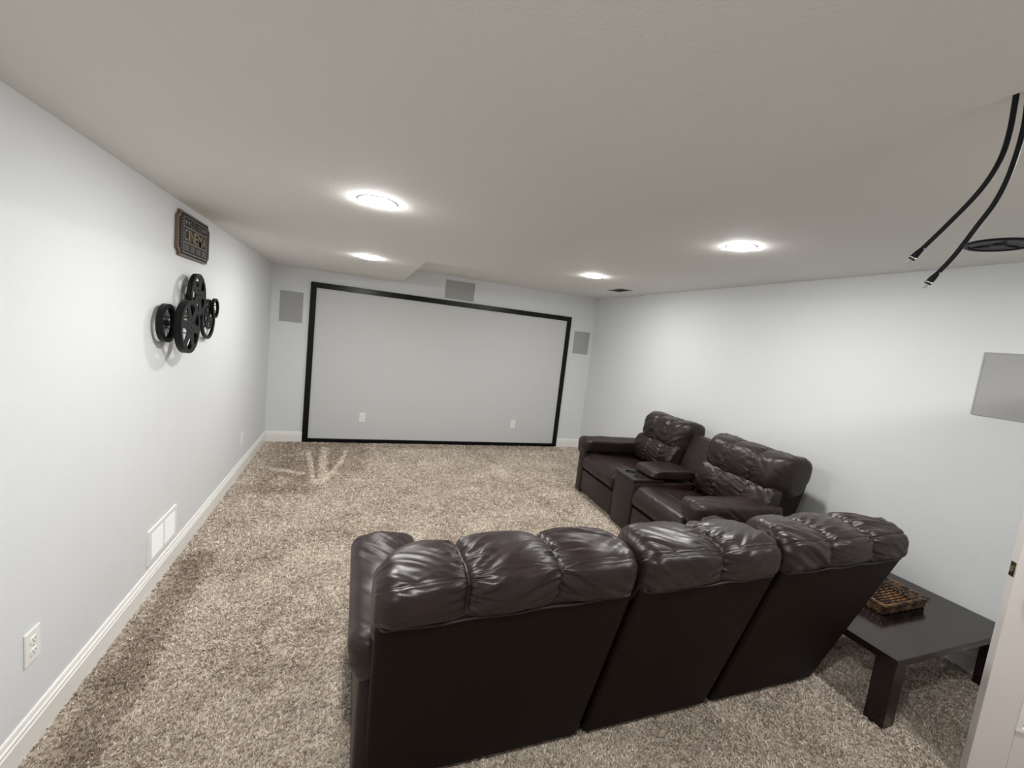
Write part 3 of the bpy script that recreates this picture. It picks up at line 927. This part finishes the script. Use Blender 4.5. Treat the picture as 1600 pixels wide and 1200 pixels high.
add_hex(bm, [(-.16, .70, .30), (.16, .70, .30), (.16, .60, .30), (-.16, .60, .30), (-.16, .90, .86), (.16, .90, .86), (.16, .79, .875), (-.16, .79, .875)], .015, 3)
from_bm('console_back', bm, M_LEATHER, love, True)

# ================================================================== end table
TX0, TX1, TY0, TY1, TZ = 2.386, 3.398, 1.040, 1.640, .35
tb = thing('end_table', 'glossy dark espresso wood low table in the right corner behind the sofa', 'table', ((TX0 + TX1) / 2, (TY0 + TY1) / 2, 0))
ax_, ay_ = (TX1 - TX0) / 2, (TY1 - TY0) / 2
box('table_top', (-ax_, -ay_, TZ - .036), (ax_, ay_, TZ), M_WOOD, tb, .003, 2)
for sx in (-1, 1):
    for sy in (-1, 1):
        q = .082
        a = (sx * (ax_ - .004) - (q if sx > 0 else 0), sy * (ay_ - .004) - (q if sy > 0 else 0), 0)
        box('leg', a, (a[0] + q, a[1] + q, TZ - .036), M_WOOD, tb, .003, 2)
# ================================================================== wicker tray
wk = thing('wicker_tray', 'rectangular brown woven wicker tray on the dark end table', 'tray', (2.925, 1.425, TZ))
WA, WB, WH = .195, .135, .062
bm = bmesh.new()
for k in range(13):
    y = -WB + .012 + k * (2 * WB - .024) / 12
    add_tube(bm, [(x, y, 0.0112 + .0035 * math.sin(x * 130 + k * PI)) for x in np.linspace(-WA + .008, WA - .008, 30)], .007, 6)
from_bm('woven_bottom', bm, M_WICKER, wk, True)
def woven_side(p, q):
    bm = bmesh.new(); p, q = Vector(p), Vector(q); dv = q - p; nrm = Vector((dv.y, -dv.x, 0)).normalized()
    ln = dv.length; n = int(ln / .012)
    for row in range(5):
        add_tube(bm, [p + dv * i / n + nrm * (.0035 * (1 if (i + row) % 2 else -1) + .010 * row / 5) + Vector((0, 0, .009 + row * .0105)) for i in range(n + 1)], .0052, 5)
    for i in range(0, n + 1, 2):
        add_tube(bm, [p + dv * i / n + Vector((0, 0, .004)), p + dv * i / n + nrm * .010 + Vector((0, 0, WH - .004))], .0035, 5)
    from_bm('woven_side', bm, M_WICKER, wk, True)
a, b = WA - .012, WB - .012
for p, q in (((-a, -b, 0), (a, -b, 0)), ((a, -b, 0), (a, b, 0)), ((a, b, 0), (-a, b, 0)), ((-a, b, 0), (-a, -b, 0))): woven_side(p, q)
bm = bmesh.new()
for ph in (0, PI):
    lp = []
    cor = [(-WA, -WB), (WA, -WB), (WA, WB), (-WA, WB), (-WA, -WB)]
    tt = 0
    for (x0, y0), (x1, y1) in zip(cor, cor[1:]):
        for i in range(24):
            u = i / 24; tt += 1
            lp.append((x0 + (x1 - x0) * u + .003 * math.cos(tt * .7 + ph), y0 + (y1 - y0) * u + .003 * math.cos(tt * .7 + ph), WH - .004 + .004 * math.sin(tt * .7 + ph)))
    lp.append(lp[0])
    add_tube(bm, lp, .0062, 6)
from_bm('braided_rim', bm, M_WICKER, wk, True)

# ================================================================== glazed door, partly open
DW, DH, DT = .76, 2.03, .037
dr = empty('door_1', (2.46, .80, 0.012), (0, 0, R(-40)))
struct(dr, 'white glazed door standing part open at the right edge')
y0, y1 = -DT / 2, DT / 2
GX0, GX1, GZ0, GZ1 = .112, DW - .112, .285, DH - .115
box('stile', (0, y0, 0), (GX0, y1, DH), M_DOOR, dr, .002)
box('stile', (GX1, y0, 0), (DW, y1, DH), M_DOOR, dr, .002)
box('bottom_rail', (GX0, y0, 0), (GX1, y1, GZ0), M_DOOR, dr)
box('top_rail', (GX0, y0, GZ1), (GX1, y1, DH), M_DOOR, dr)
box('glass_pane', (GX0, -.003, GZ0), (GX1, .003, GZ1), M_GLASS, dr)
for sy in (-1, 1):
    bm = bmesh.new()
    ya, yb_ = (y0 - .006, -.004) if sy < 0 else (.004, y1 + .006)
    for aa, bb in (((GX0 - .004, GZ0 - .004), (GX1 + .004, GZ0 + .014)), ((GX0 - .004, GZ1 - .014), (GX1 + .004, GZ1 + .004)),
                   ((GX0 - .004, GZ0 + .014), (GX0 + .014, GZ1 - .014)), ((GX1 - .014, GZ0 + .014), (GX1 + .004, GZ1 - .014))):
        add_box(bm, (aa[0], ya, aa[1]), (bb[0], yb_, bb[1]), .002, 1)
    from_bm('glazing_bead', bm, M_TRIM, dr)
box('latch_plate', (-.0015, -.0125, .885), (.001, .0125, .943), M_BRASS, dr)
bm = bmesh.new(); add_hex(bm, [(-.012, -.008, .905), (0, -.008, .905), (0, .008, .905), (-.003, .008, .905), (-.012, -.008, .925), (0, -.008, .925), (0, .008, .925), (-.003, .008, .925)])
from_bm('latch_bolt', bm, M_BRASS, dr)
for sy in (-1, 1):
    bm = bmesh.new(); add_tube(bm, [(.06, sy * DT / 2, .914), (.06, sy * (DT / 2 + .045), .914), (.07, sy * (DT / 2 + .052), .914), (.165, sy * (DT / 2 + .052), .910)], [.010, .009, .009, .007], 10)
    add_box(bm, (.035, min(sy * DT / 2, sy * (DT / 2 + .006)), .884), (.085, max(sy * DT / 2, sy * (DT / 2 + .006)), .944), .002, 1)
    from_bm('lever_handle', bm, M_BRASS, dr, False)
# wall return the door hangs on
struct(box('wall_front_return', (3.06, .15, 0), (XR, .27, H2), M_WALL), 'short wall return beside the door hinges')
